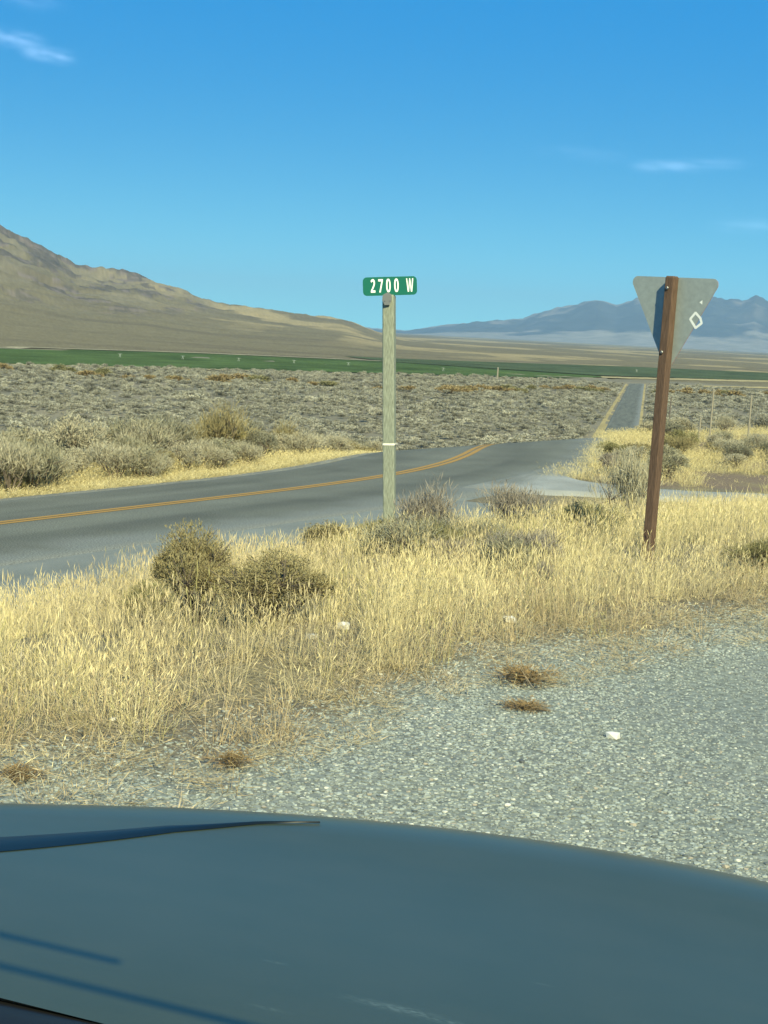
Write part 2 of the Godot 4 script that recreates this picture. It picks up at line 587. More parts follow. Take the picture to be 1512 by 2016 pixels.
func ground_color(x: float, z: float, r: float) -> Color:
	var c := Color(0.27, 0.235, 0.15)
	var n := n_b.get_noise_2d(x, z)
	if r < 70.0:
		var pg := past_gravel(x, z)
		var d := off_road(x, z)
		var soil := Color(0.33, 0.28, 0.17).lerp(Color(0.26, 0.23, 0.17), 0.5 + n_b.get_noise_2d(x * 20.0, z * 20.0))
		c = Color(0.33, 0.36, 0.315).lerp(soil, ss(-0.1, 0.9, pg + 0.4 * n_b.get_noise_2d(x * 60.0, z * 60.0)))
		if d < -3.0:
			c = Color(0.42, 0.35, 0.18).lerp(Color(0.28, 0.245, 0.155), ss(4.5, 9.0, -d + 2.0 * n))
		elif r > 30.0 and x > 5.0 and z < -35.0:
			c = Color(0.29, 0.225, 0.165).lerp(Color(0.40, 0.34, 0.18), ss(-0.1, 0.3, n_b.get_noise_2d(x * 5.0, z * 5.0)))
	elif r < 780.0:
		c = Color(0.31, 0.285, 0.21).lerp(Color(0.38, 0.335, 0.235), ss(-0.2, 0.5, n_b.get_noise_2d(x * 0.5, z * 0.5)))
	else:
		# dry range: tan grass with straw-coloured bands, dark ledges on the steeper hill
		var bands := n_a.get_noise_2d(rad_to_deg(atan2(x, -z)) * 16.0, log(r) * 320.0)
		c = Color(0.285, 0.245, 0.15).lerp(Color(0.235, 0.20, 0.13), ss(-0.1, 0.5, n_b.get_noise_2d(x * 0.08, z * 0.25)))
		c = c.lerp(Color(0.52, 0.42, 0.23), 0.9 * ss(0.05, 0.28, bands) * ss(1000.0, 1900.0, r + x * 3.0))
		var az := rad_to_deg(atan2(x, -z))
		var el := table(CREST_AZ, CREST_EL, az)
		var up := hill_share(r) * ss(0.15, 1.6, el)
		# rock ledges run level with the ridge and break into blocks
		var ledge := n_c.get_noise_2d(az * 75.0, hill_share(r) * 1500.0)
		var block := n_b.get_noise_2d(x * 0.9, z * 0.9)
		var scree := n_c.get_noise_2d(x * 1.4 + 300.0, z * 1.4)
		var rocky := ss(0.02, 0.09, ledge * 0.8 + block * 0.35 + scree * 0.3 + (up - 0.60) * 0.6) * ss(0.10, 0.34, up)
		c = c.lerp(Color(0.33, 0.29, 0.20), 0.6 * ss(0.0, 0.3, -ledge) * ss(0.1, 0.4, up))
		c = c.lerp(Color(0.165, 0.148, 0.125).lerp(Color(0.29, 0.24, 0.21), ss(0.1, 0.3, block)), 0.9 * rocky)
		c = c * (0.9 + 0.2 * fposmod(sin(x * 12.9898 + z * 78.233) * 43758.5453, 1.0))
	return c * (1.0 + 0.12 * n)

func build_ground() -> void:
	var az := PackedFloat32Array()
	var a := -180.0
	while a < 180.0:
		az.append(a)
		var f := absf(a)
		a += 0.06 if a > -15.6 and a < 1.0 else 0.12 if f < 19.0 else (0.6 if f < 32.0 else 4.0)
	az.append(180.0)
	var radii := PackedFloat32Array([0.6, 1.2, 2.0, 3.0, 4.0])
	var r := 4.4
	while r < 22000.0:
		radii.append(r)
		r *= 1.011 if r < 16.0 else (1.016 if r < 60.0 else (1.03 if r < 900.0 else (1.012 if r < 1800.0 else 1.008 if r < 3500.0 else 1.015 if r < 4500.0 else (1.03 if r < 12000.0 else 1.1))))
	var p := PackedVector3Array()
	var c := PackedColorArray()
	var w := az.size()
	for j in radii.size():
		for i in w:
			var t := deg_to_rad(az[i])
			var x := sin(t) * radii[j]
			var z := -cos(t) * radii[j]
			p.append(Vector3(x, height(x, z), z))
			c.append(ground_color(x, z, radii[j]))
	structure("ground", sheet(w, radii.size(), p, c), M["ground"])

func build_mountains() -> void:
	var azs := [-3.0, 0.6, 1.2, 1.8, 3.5, 4.7, 5.7, 6.85, 7.4, 8.1, 8.8, 9.7, 10.6, 11.5, 12.5, 13.0, 13.4, 14.5, 16.0, 20.0, 26.0, 34.0, 40.0]
	var els := [0.0, 0.04, 0.16, 0.30, 0.56, 0.70, 1.08, 1.40, 1.55, 1.36, 1.64, 1.78, 1.70, 1.82, 1.72, 1.93, 1.76, 2.0, 1.7, 2.1, 1.6, 1.0, 0.0]
	var w := 520
	var h := 70
	var p := PackedVector3Array()
	var c := PackedColorArray()
	for j in h:
		for i in w:
			var az := lerpf(-3.0, 40.0, i / (w - 1.0))
			var t := j / (h - 1.0)
			var r := lerpf(12500.0, 21000.0, t)
			var x := sin(deg_to_rad(az)) * r
			var z := -cos(deg_to_rad(az)) * r
			var top := tan(deg_to_rad(table(azs, els, az))) * 17800.0
			var rise := pow(ss(0.0, 0.66, t), 1.25) * (1.0 - 0.5 * ss(0.66, 1.0, t))
			var spur := 1.0 - absf(n_c.get_noise_2d(x * 0.12, z * 0.12)) * 2.2
			var y := top * rise * (1.0 + 0.30 * (spur - 0.62) * (1.0 - 0.75 * ss(0.5, 0.62, t) * (1.0 - ss(0.7, 0.8, t))))
			y += rise * (30.0 * n_c.get_noise_2d(x * 0.5, z * 0.5) + 60.0 * (0.5 - absf(n_c.get_noise_2d(x * 0.33 + 70.0, z * 0.33))) * ss(0.1, 0.5, rise))
			p.append(Vector3(x, -25.0 + y, z))
			# forest and rock above, pale grass fans below, bare pale rock on the tops
			var wood := ss(0.24, 0.34, rise + 0.3 * n_c.get_noise_2d(x * 0.2 + 900.0, z * 0.2))
			var bare := ss(0.05, 0.3, n_c.get_noise_2d(x * 0.35, z * 0.35 + 500.0) + 0.55 * ss(0.75, 1.0, rise) - 0.25)
			c.append(Color(0.34, 0.31, 0.26).lerp(Color(0.085, 0.095, 0.105), wood).lerp(Color(0.30, 0.27, 0.23), bare * ss(0.5, 0.9, rise)))
	structure("mountain_range", sheet(w, h, p, c), M["mountain"])

# a sheet draped over the plain inside a four-sided outline (near left, near right, far right, far left rows of points)
func drape(near: Array, far: Array, lift: float, cuts: int, rows: int, tone: Color, vary: float, strip := 0.0) -> ArrayMesh:
	var p := PackedVector3Array()
	var c := PackedColorArray()
	for j in rows + 1:
		for i in cuts + 1:
			var f := i / float(cuts) * (near.size() - 1)
			var k := mini(int(f), near.size() - 2)
			var a: Vector2 = near[k].lerp(near[k + 1], f - k)
			var b: Vector2 = far[k].lerp(far[k + 1], f - k)
			var q := a.lerp(b, j / float(rows))
			if j == 0 or j == rows:
				q += (b - a).normalized() * n_b.get_noise_2d(q.x * 3.0, q.y * 3.0) * vary
			p.append(Vector3(q.x, height(q.x, q.y) + lift, q.y))
			var g := 1.0 + 0.22 * n_b.get_noise_2d(q.x * 0.4, q.y * 0.4) + strip * n_a.get_noise_2d(q.x * 3.0, j * 90.0)
			c.append(tone * g)
	return sheet(cuts + 1, rows + 1, p, c)

func build_fields() -> void:
	structure("green_field", drape([Vector2(-330, -360), Vector2(-134, -525), Vector2(-74, -585), Vector2(-2, -655), Vector2(46, -696), Vector2(104, -765)], [Vector2(-420, -540), Vector2(-184, -735), Vector2(-104, -822), Vector2(-3, -868), Vector2(50, -830), Vector2(106, -790)], 0.35, 90, 14, Color(0.115, 0.175, 0.058), 1.5, 0.5), M["field"])
	structure("hay_field", drape([Vector2(-3, -878), Vector2(52, -842), Vector2(108, -806), Vector2(165, -852), Vector2(235, -930), Vector2(420, -1080)], [Vector2(-30, -960), Vector2(60, -1040), Vector2(187, -1175), Vector2(250, -1200), Vector2(315, -1240), Vector2(560, -1380)], 0.35, 80, 10, Color(0.115, 0.150, 0.075), 2.0, 0.4), M["field"])
	structure("stubble_field", drape([Vector2(96, -758), Vector2(150, -802), Vector2(230, -890), Vector2(410, -1035)], [Vector2(98, -780), Vector2(158, -846), Vector2(240, -935), Vector2(430, -1095)], 0.16, 120, 6, Color(0.60, 0.50, 0.27), 9.0, 0.3), M["field"])
	structure("stubble_field", drape([Vector2(121, -672), Vector2(178, -725), Vector2(310, -850)], [Vector2(123, -690), Vector2(182, -752), Vector2(318, -885)], 0.16, 100, 4, Color(0.62, 0.51, 0.26), 7.0, 0.3), M["field"])
	structure("stubble_strip", drape([Vector2(-330, -346), Vector2(-132, -510), Vector2(-72, -570), Vector2(-30, -615)], [Vector2(-330, -357), Vector2(-133, -521), Vector2(-73, -579), Vector2(-30, -621)], 0.40, 60, 3, Color(0.60, 0.50, 0.28), 2.5), M["field"])
	structure("field_track", drape([Vector2(-190, -748), Vector2(-104, -836), Vector2(-3, -884)], [Vector2(-192, -760), Vector2(-104, -850), Vector2(-3, -894)], 0.30, 40, 2, Color(0.52, 0.46, 0.31), 3.0), M["field"])

func along_road(z: float, d: float) -> Vector2:
	var s := road_slope(-z)
	var n := sqrt(1.0 + s * s)
	return Vector2(road_centre(z) + d / n, z + d * s / n)

func strip(z0: float, z1: float, step: float, grow: float, offs: Array, lift: float, tint: Callable, wave := 0.0) -> ArrayMesh:
	var p := PackedVector3Array()
	var c := PackedColorArray()
	var z := z0
	var rows := 0
	while z > z1:
		for k in offs.size():
			var d: float = offs[k]
			if wave > 0.0 and absf(d) > 2.9 and (k == 0 or k == offs.size() - 1):
				d += wave * n_b.get_noise_2d(z * 16.0 + k * 100.0, 7.0)
			var q := along_road(z, d)
			var up := -0.03 if wave > 0.0 and absf(d) > 2.9 and (k == 0 or k == offs.size() - 1) else lift
			p.append(Vector3(q.x, height(q.x, q.y) + up * (1.0 + 0.004 * absf(z)), q.y))
			c.append(tint.call(q.x, q.y, d))
		rows += 1
		z -= step * (1.0 + grow * maxf(-z - 40.0, 0.0))
	return sheet(offs.size(), rows, p, c)

func build_road() -> void:
	var offs := []
	for k in 25:
		offs.append(lerpf(-3.1, 3.9, k / 24.0))
	structure("asphalt_road", strip(20.0, -690.0, 0.3, 0.03, offs, 0.06, func(x: float, z: float, d: float) -> Color:
		var tar := Color(0.29, 0.292, 0.225)
		# worn wheel tracks are paler stone, the middle darker with oil; grit washes over the edges
		tar = tar * (1.0 + 0.34 * n_b.get_noise_2d(d * 26.0, z * 1.2) + 0.2 * n_b.get_noise_2d(x * 14.0, z * 14.0))
		var grit := ss(0.0, 1.1, (absf(d) - 2.25) + 0.7 * n_b.get_noise_2d(x * 12.0, z * 12.0) + 0.25 * n_b.get_noise_2d(x * 60.0, z * 60.0)) * (1.0 if d > 0.0 else 0.5)
		return tar.lerp(Color(0.40, 0.41, 0.35), grit), 0.06), M["asphalt"])
	for side in [-1.0, 1.0]:
		var line := part("road_marking", strip(20.0, -62.0, 0.3, 0.03, [side * 0.105 - 0.075, side * 0.105 + 0.075], 0.065, func(_x: float, _z: float, _d: float) -> Color: return Color.WHITE, 0.012), M["line_paint"], get_node("asphalt_road"))
		line.set_meta("label", "faded yellow centre line painted along the asphalt")
	var pale := func(x: float, z: float, _d: float) -> Color:
		return Color(0.36, 0.38, 0.335) * (1.0 + 0.3 * n_b.get_noise_2d(x * 25.0, z * 25.0))
	structure("gravel_shoulder", strip(20.0, -25.0, 0.3, 0.0, [2.0, 3.4, 3.9, 4.4, 5.0, 5.8, 7.2], 0.045, pale, 0.5), M["loose_gravel"])
	structure("gravel_shoulder", strip(-24.7, -31.5, 0.3, 0.0, [2.0, 3.2, 4.0, 5.0, 5.9], 0.042, pale, 0.3), M["loose_gravel"])
	structure("gravel_shoulder", strip(-31.2, -62.0, 0.3, 0.0, [2.0, 3.2, 3.6, 4.1], 0.04, pale, 0.3), M["loose_gravel"])
	structure("road_edge", strip(20.0, -62.0, 0.3, 0.0, [-3.5, -3.3, -3.0], 0.045, func(x: float, z: float, _d: float) -> Color:
		return Color(0.36, 0.36, 0.30) * (1.0 + 0.3 * n_b.get_noise_2d(x * 25.0, z * 25.0)), 0.15), M["loose_gravel"])
	for side in [-1.0, 1.0]:
		structure("road_verge", strip(-95.0, -700.0, 0.6, 0.03, [-5.4, -4.2, -3.0] if side < 0.0 else [3.0, 4.0, 5.0], 0.02, func(x: float, z: float, _d: float) -> Color:
			return Color(0.58, 0.47, 0.23) * (1.0 + 0.3 * n_b.get_noise_2d(x * 2.0, z * 2.0)), 0.5), M["verge"])
	# gravel drive that leaves the road to the right, flared where it meets the asphalt
	var p := PackedVector3Array()
	var c := PackedColorArray()
	var run := 0.0
	var rows := 0
	while run < 60.0:
		var near := -31.7 + 0.2 * n_b.get_noise_2d(run * 12.0, 3.0)
		var far := -33.5 - 6.0 * exp(-run / 0.9) - 1.6 * exp(-run / 1.6) + 0.2 * n_b.get_noise_2d(run * 12.0, 40.0)
		for k in 13:
			var z := lerpf(near, far, k / 12.0)
			var x := road_centre(z) + 2.75 * sqrt(1.0 + pow(road_slope(-z), 2.0)) + run
			p.append(Vector3(x, height(x, z) + (-0.03 if k == 0 or k == 12 else (0.05 if run == 0.0 else 0.09)), z))
			c.append(Color(0.34, 0.35, 0.30).lerp(Color(0.54, 0.545, 0.485), ss(0.0, 1.3, run + 0.9 * n_b.get_noise_2d(x * 14.0, z * 14.0))) * (1.0 + 0.25 * n_b.get_noise_2d(x * 20.0, z * 20.0)))
		rows += 1
		run += 0.08 if run < 3.0 else 0.3
	var turned := PackedVector3Array()
	var tc := PackedColorArray()
	for k in 13:
		for j in rows:
			turned.append(p[j * 13 + k])
			tc.append(c[j * 13 + k])
	structure("gravel_drive", sheet(rows, 13, turned, tc), M["loose_gravel"])

# ------------------------------------------------------------------ signs
func build_street_sign() -> void:
	var at := Vector3(0.095, 0, -17.4)
	at.y = height(at.x, at.z) - 0.05
	var t := thing("street_name_sign", "green street name sign on a weathered grey wooden post beside the road", "street sign", at)
	t.rotation = Vector3(0, 0, deg_to_rad(3.1))
	var tall := 3.035
	var post := part("post", post_mesh(round_rect(0.135, 0.11, 0.02), tall, 26, 0.004, 0.02), M["weathered_wood"], t)
	post.rotation.y = deg_to_rad(-14)
	var band := part("band", post_mesh(round_rect(0.143, 0.118, 0.022), 0.022, 1, 0.0, 0.001), M["band_white"], t)
	band.position.y = 1.375
	band.rotation.y = deg_to_rad(-14)
	var nail := part("nail", prism(disc(0.009, 8), 0.0, 0.03), M["galvanised"], t)
	nail.position = Vector3(0.068, 1.385, 0.02)
	nail.rotation.y = PI / 2
	var br := part("bracket", prism(PackedVector2Array([Vector2(-0.055, 0.09), Vector2(-0.062, 0.02), Vector2(-0.035, -0.05), Vector2(0.025, -0.05), Vector2(0.048, 0.02), Vector2(0.045, 0.10), Vector2(0.0, 0.125)]), 0.0, 0.035), M["galvanised"], t)
	br.position = Vector3(-0.018, tall - 0.055, 0.052)
	br.scale = Vector3(0.95, 0.8, 1)
	var panel := part("sign_panel", prism(round_rect(0.605, 0.205, 0.045), -0.003, 0.003, 0.0008), M["sign_green"], t)
	panel.position = Vector3(0.01, tall + 0.115, 0.03)
	panel.rotation = Vector3(0, deg_to_rad(6), deg_to_rad(1.6))
	var font := SystemFont.new()
	font.font_names = PackedStringArray(["Droid Sans"])
	font.font_weight = 700
	var spots := {"2": [-0.192], "7": [-0.105], "0": [-0.018, 0.072], "W": [0.222]}
	for ch in spots:
		for x in spots[ch]:
			var tm := TextMesh.new()
			tm.text = ch
			tm.font = font
			tm.font_size = 64
			tm.pixel_size = 0.00325
			tm.depth = 0.004
			var l := part("letter", tm, M["sign_white"], panel)
			l.position = Vector3(x, 0.002, 0.0045)
			l.scale = Vector3(0.5 if ch != "W" else 0.42, 0.98, 1)
	for x in [-0.03, 0.03]:
		var b := part("bolt", prism(disc(0.008, 6), 0.0, 0.008), M["galvanised"], t)
		b.position = Vector3(x - 0.018, tall - 0.045, 0.087)

func build_yield_sign() -> void:
	var at := Vector3(2.19, 0, -12.62)
	at.y = height(at.x, at.z) - 0.05
	var t := thing("yield_sign", "triangular yield sign seen from its bare metal back on a leaning brown post", "road sign", at)
	t.rotation = Vector3(0, deg_to_rad(-44), deg_to_rad(-1.0))
	var tall := 2.367
	part("post", post_mesh(round_rect(0.078, 0.078, 0.007), tall, 24, 0.003, 0.012), M["brown_wood"], t)
	# the triangle, point down, rounded corners; local +z is its back, towards the viewer
	var side := 0.89
	var r := 0.048
	var poly := PackedVector2Array()
	var tri := [Vector2(side / 2, 0), Vector2(-side / 2, 0), Vector2(0, -side * 0.866)]
	var mid := Vector2(0, -side * 0.2887)
	for k in 3:
		var corner: Vector2 = tri[k] + (mid - tri[k]).normalized() * r * 2.0
		var a0: float = [-PI / 6, PI / 2, PI * 7 / 6][k]
		for s in 7:
			poly.append(corner + Vector2.from_angle(a0 + TAU / 3 * s / 6.0) * r)
	var back := part("sign_panel", prism(poly, -0.0440, -0.0410), M["aluminium"], t)
	back.position.y = tall + 0.005
	var red := part("sign_face", prism(poly, -0.0460, -0.0445), M["sign_red"], t)
	red.position.y = tall + 0.005
	var small := PackedVector2Array()
	for q in poly:
		small.append(mid + (q - mid) * 0.62)
	var white := part("sign_face_centre", prism(small, -0.0480, -0.0465), M["sign_white"], t)
	white.position.y = tall + 0.005
	for y in [tall - 0.085, tall - 0.60]:
		var b := part("bolt", prism(disc(0.014, 6), 0.037, 0.053, 0.003), M["galvanised"], t)
		b.position = Vector3(-0.008, y, 0)
	# what is left of a peeled square sticker, and a scrap of another
	var o := [Vector2(0, 0.055), Vector2(0.05, 0.01), Vector2(0.062, -0.025), Vector2(0.01, -0.062), Vector2(-0.045, 0.005)]
	for k in 5:
		var a: Vector2 = o[k]
		var b: Vector2 = o[(k + 1) % 5]
		var n := (b - a).orthogonal().normalized() * 0.010
		var e := (b - a).normalized() * 0.004
		var s := part("sticker_scrap", prism(PackedVector2Array([a - n - e, a + n - e, b + n * 0.7 + e, b - n * 1.2 + e]), -0.0410, -0.0403 + 0.0001 * k), M["sticker"], t)
		s.position = Vector3(0.225, tall - 0.325, 0)
	var s2 := part("sticker_scrap", prism(PackedVector2Array([Vector2(-0.014, 0), Vector2(0.014, -0.016), Vector2(0.012, 0.018)]), -0.0410, -0.0403), M["sticker"], t)
	s2.position = Vector3(0.265, tall - 0.185, 0)

# ------------------------------------------------------------------ the truck whose hood fills the bottom
func hood_edge(u: float) -> float:
	return 1.80 - 0.25 * pow(absf(u + 0.36) / 0.8, 2.0)

func hood_y(u: float, v: float) -> float:
	var y := 1.158 + 0.04 * (1.0 - ss(0.95, 1.6, v)) - (0.0 if u < -0.36 else 0.042) * pow((u + 0.36) / 0.8, 2.0)
	var past := v - (hood_edge(u) - 0.14)
	if past > 0.0:
		y -= 0.9 * past * past + 1.6 * pow(past, 3.0)
	return y

func build_truck() -> void:
	var t := thing("parked_truck", "dark grey green truck hood dusty and smooth across the bottom of the view", "truck")
	t.rotation.y = deg_to_rad(-22)
	var p := PackedVector3Array()
	var uv := PackedVector2Array()
	var w := 260
	var h := 190
	for j in h:
		for i in w:
			var u := lerpf(-1.26, 0.54, i / (w - 1.0))
			var v := lerpf(1.0, hood_edge(u) + 0.10, j / (h - 1.0))
			p.append(Vector3(u, hood_y(u, v), -v))
			uv.append(Vector2(i / (w - 1.0), j / (h - 1.0)))
	var paint: StandardMaterial3D = M["truck_paint"].duplicate()
	paint.albedo_texture = dust_image()
	paint.albedo_color = Color.WHITE
	part("hood", sheet(w, h, p, PackedColorArray(), uv), paint, t)
	# seam between hood and fender cap: its shade is painted as a dark strip
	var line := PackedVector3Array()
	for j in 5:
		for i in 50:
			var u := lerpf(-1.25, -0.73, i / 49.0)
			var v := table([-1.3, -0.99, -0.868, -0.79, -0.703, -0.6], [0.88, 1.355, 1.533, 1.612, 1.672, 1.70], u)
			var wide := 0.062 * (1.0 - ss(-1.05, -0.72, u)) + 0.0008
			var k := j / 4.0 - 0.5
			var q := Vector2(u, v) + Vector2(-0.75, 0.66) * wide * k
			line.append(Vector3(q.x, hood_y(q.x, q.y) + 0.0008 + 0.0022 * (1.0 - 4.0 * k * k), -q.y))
	part("hood_seam_shade", sheet(50, 5, line), M["seam_shade"], t)
	# front and side panels below the hood
	var st := SurfaceTool.new()
	st.begin(Mesh.PRIMITIVE_TRIANGLES)
	st.set_smooth_group(-1)
	for i in 40:
		var u := lerpf(-1.26, 0.54, i / 40.0)
		var u2 := lerpf(-1.26, 0.54, (i + 1) / 40.0)
		var a := Vector3(u, hood_y(u, hood_edge(u) + 0.1), -hood_edge(u) - 0.1)
		var b := Vector3(u2, hood_y(u2, hood_edge(u2) + 0.1), -hood_edge(u2) - 0.1)
		quad(st, b, a, Vector3(u, 0.5, a.z - 0.03), Vector3(u2, 0.5, b.z - 0.03))
	st.generate_normals()
	part("front_panel", st.commit(), M["truck_paint"], t)
	for u in [-1.26, 0.54]:
		var s2 := SurfaceTool.new()
		s2.begin(Mesh.PRIMITIVE_TRIANGLES)
		s2.set_smooth_group(-1)
		for i in 20:
			var v := lerpf(1.0, hood_edge(u) + 0.1, i / 20.0)
			var v2 := lerpf(1.0, hood_edge(u) + 0.1, (i + 1) / 20.0)
			quad(s2, Vector3(u, hood_y(u, v), -v), Vector3(u, hood_y(u, v2), -v2), Vector3(u, 0.5, -v2), Vector3(u, 0.5, -v))
		s2.generate_normals()
		part("fender", s2.commit(), M["truck_paint"], t)
		var wheel := part("wheel", prism(disc(0.36, 28), -0.11, 0.11, 0.02), M["rubber"], t)
		wheel.position = Vector3(u + (0.14 if u < 0.0 else -0.14), 0.36, -1.18)
		wheel.rotation.y = PI / 2 if u > 0.0 else -PI / 2
		part("rim", prism(disc(0.2, 20), 0.10, 0.122, 0.01), M["galvanised"], wheel)
	# side panels; unseen bars added above the viewer to cast streaks on the hood
	for u in [-1.26, 0.54]:
		part("side_panel", prism(PackedVector2Array([Vector2(-1.0, 0.5), Vector2(0.9, 0.5), Vector2(0.9, 1.02), Vector2(-1.0, 1.17)]), -0.02, 0.02), M["truck_paint"], t).transform = Transform3D(Basis(Vector3.UP, PI / 2), Vector3(u, 0, 0))
	for bar in [[Vector3(-1.24, 1.95, -0.315), Vector3(-0.073, 1.95, -0.315), 0.0036, 0], [Vector3(-1.24, 1.95, -0.256), Vector3(0.153, 1.95, -0.256), 0.0036, 0], [Vector3(-1.24, 1.95, 0.87), Vector3(-1.24, 1.95, -0.33), 0.022, 1], [Vector3(-1.25, 1.0, 0.85), Vector3(-1.24, 1.97, 0.85), 0.025, 2]]:
		var bv := PackedVector3Array()
		for k in 8:
			var o: Vector3 = Vector3(cos(TAU * k / 8), sin(TAU * k / 8), 0) * bar[2]
			var o2: Vector3 = Vector3(cos(TAU * (k + 1) / 8), sin(TAU * (k + 1) / 8), 0) * bar[2]
			var turn: Basis = [Basis(Vector3.UP, PI / 2), Basis(), Basis(Vector3.RIGHT, PI / 2)][bar[3]]
			bv.append_array(PackedVector3Array([bar[0] + turn * o, bar[1] + turn * o, bar[0] + turn * o2, bar[0] + turn * o2, bar[1] + turn * o, bar[1] + turn * o2]))
		part("added_shadow_bar", made(bv, PackedColorArray()), M["black_plastic"], t)
	# black cowl panel under the windscreen, with its rubber lip
	var cp := PackedVector3Array()
	for j in 12:
		for i in 30:
			var u := lerpf(-1.26, 0.54, i / 29.0)
			var v := lerpf(0.78, 1.012, j / 11.0)
			cp.append(Vector3(u, 1.215 - 0.03 * pow((u + 0.36) / 0.8, 2.0) - 0.02 * ss(0.95, 1.0, v) + 0.006 * exp(-pow((v - 0.985) / 0.012, 2.0)), -v))
	part("cowl", sheet(30, 12, cp), M["black_plastic"], t)

func dust_image() -> ImageTexture:
	var im := Image.create(1024, 1024, false, Image.FORMAT_RGB8)
	for y in 1024:
		for x in 1024:
			var d := 0.5 + 0.5 * n_b.get_noise_2d(x * 0.35, y * 0.35)
			var f := n_b.get_noise_2d(x * 6.0, y * 6.0)
			var dust := clampf(0.10 + 0.22 * (d - 0.45) + 0.05 * f, 0.0, 1.0)
			im.set_pixel(x, y, Color(0.043, 0.056, 0.030).lerp(Color(0.20, 0.18, 0.12), dust * 0.3).linear_to_srgb())
	# dried bird splashes: across, along (in pixels), reach, strength
	for q in [[470, 178, 22, 0.45], [500, 172, 14, 0.35], [420, 110, 8, 0.25], [395, 230, 7, 0.25], [520, 330, 6, 0.2]]:
		for y in range(maxi(q[1] - 16, 0), q[1] + 16):
			for x in range(q[0] - q[2] * 2, q[0] + q[2] * 2):
				var f := pow((x - q[0]) / float(q[2]), 2.0) + pow((y - q[1]) / (q[2] * 0.3 + 1.0), 2.0)
				var k: float = exp(-f) * absf(q[3]) * clampf(0.6 + 1.6 * n_b.get_noise_2d(x * 5.0, y * 9.0), 0.0, 1.4)
				im.set_pixel(x, y, im.get_pixel(x, y).lerp(Color(0.50, 0.56, 0.55), k))
	return ImageTexture.create_from_image(im)

# ------------------------------------------------------------------ fence and distant posts
func build_fence() -> void:
	var wood := post_mesh(disc(0.055, 8), 1.0, 8, 0.006, 0.01)
	var spots := [[11.15, -53.6, 1.8, "pale wooden fence post standing tallest right of the brown sign post"], [12.55, -53.9, 1.65, "pale weathered fence post at the right edge of the view"], [10.7, -53.2, 0.8, "short pale fence stub beside the tall pale post"], [10.4, -57.5, 1.5, "thin dark fence post nearest the brown sign post"]]
	for k in spots.size():
		var s: Array = spots[k]
		var t := thing("fence_post", s[3], "fence post", Vector3(s[0], height(s[0], s[1]) - 0.03, s[1]), "fence posts on the right")
		t.rotation.z = rng.randf_range(-0.02, 0.02)
		var o := part("wooden_stake", wood, M["fence_wood_dark"] if k in [3, 5] else M["fence_wood"], t)
		o.scale = Vector3(0.62, s[2], 0.62) if k < 3 else Vector3(0.42, s[2], 0.42)
	for y in [1.3, 0.95]:
		var v := PackedVector3Array()
		var a := Vector3(10.4, height(10.4, -57.5) + y, -57.5)
		for q in [[11.15, -53.6], [12.55, -53.9], [20.0, -55.5]]:
			var b := Vector3(q[0], height(q[0], q[1]) + y, q[1])
			twig(v, a, b, 0.003, 0.003)
			a = b
		var wire := part(number("fence_wire"), made(v, PackedColorArray()), M["wire"], self)
		wire.set_meta("label", ("upper" if y > 1.0 else "lower") + " thin fence wire strung between the pale fence posts")
		wire.set_meta("category", "wire")
		wire.set_meta("group", "fence wires on the right")

func build_far_posts() -> void:
	var at := Vector3(45.5, 0, -664.0)
	at.y = height(at.x, at.z)
	var t := thing("marker_post", "white upright post at the near edge of the green field", "post", at)
	part("pole", post_mesh(disc(0.34, 8), 4.9, 2, 0.0, 0.2), M["fence_wood"], t)
	# centre-pivot irrigation towers on the field
	var spots := [[-121, -690], [-96, -712], [-72, -729], [-47, -746], [-21, -753], [25, -748], [150, -950], [255, -1010]]
	var words := ["leftmost small white sprinkler tower on the green field", "second small white sprinkler tower from the left on the green field", "third small white sprinkler tower from the left on the green field", "fourth small white sprinkler tower from the left on the green field", "small white sprinkler tower on the green field just left of the grey post", "small white sprinkler tower on the green field right of the grey post", "small white sprinkler tower on the dull field above the far road", "small white sprinkler tower on the dull field at the far right"]
	for k in spots.size():
		var x: float = spots[k][0]
		var z: float = spots[k][1]
		var o := thing("sprinkler_tower", words[k], "sprinkler", Vector3(x, height(x, z) + 0.35, z), "irrigation towers on the fields")
		o.scale = Vector3.ONE * 0.7
		for s in [-1.0, 1.0]:
			var v := PackedVector3Array()
			twig(v, Vector3(s * 0.5, 0, 0), Vector3(s * 0.1, 2.0, 0), 0.11, 0.09)
			part("leg", made(v, PackedColorArray()), M["pivot_steel"], o)
		var v2 := PackedVector3Array()
		twig(v2, Vector3(-1.3, 2.05, 0.6), Vector3(1.3, 2.05, -0.6), 0.07, 0.07)
		part("pipe", made(v2, PackedColorArray()), M["pivot_steel"], o)

# ------------------------------------------------------------------ plants: kinds and places
func build_shrub_kinds() -> void:
	shrubs["sage"] = []
	shrubs["fine"] = []
	shrubs["far"] = []
	shrubs["dead"] = []
	shrubs["bush"] = []
	shrubs["weed"] = []
	for k in 3:
		shrubs["weed"].append(shrub(110, 7, 0.22, 0.02, 0.15, 0.1))
	for k in 5:
		shrubs["sage"].append(shrub(520, 10, 0.055, 0.0125, 0.55, 0.4))
	for k in 4:
		shrubs["fine"].append(shrub(2300, 8, 0.034, 0.0075, 0.45, 0.4))
	for k in 3:
		shrubs["dead"].append(shrub(420, 7, 0.15, 0.008, 0.75, 0.25))
	for k in 5:
		shrubs["far"].append(shrub(70, 6, 0.17, 0.07, 0.4, 0.5))
	for k in 3:
		shrubs["bush"].append(shrub(160, 8, 0.14, 0.05, 0.35, 0.5))

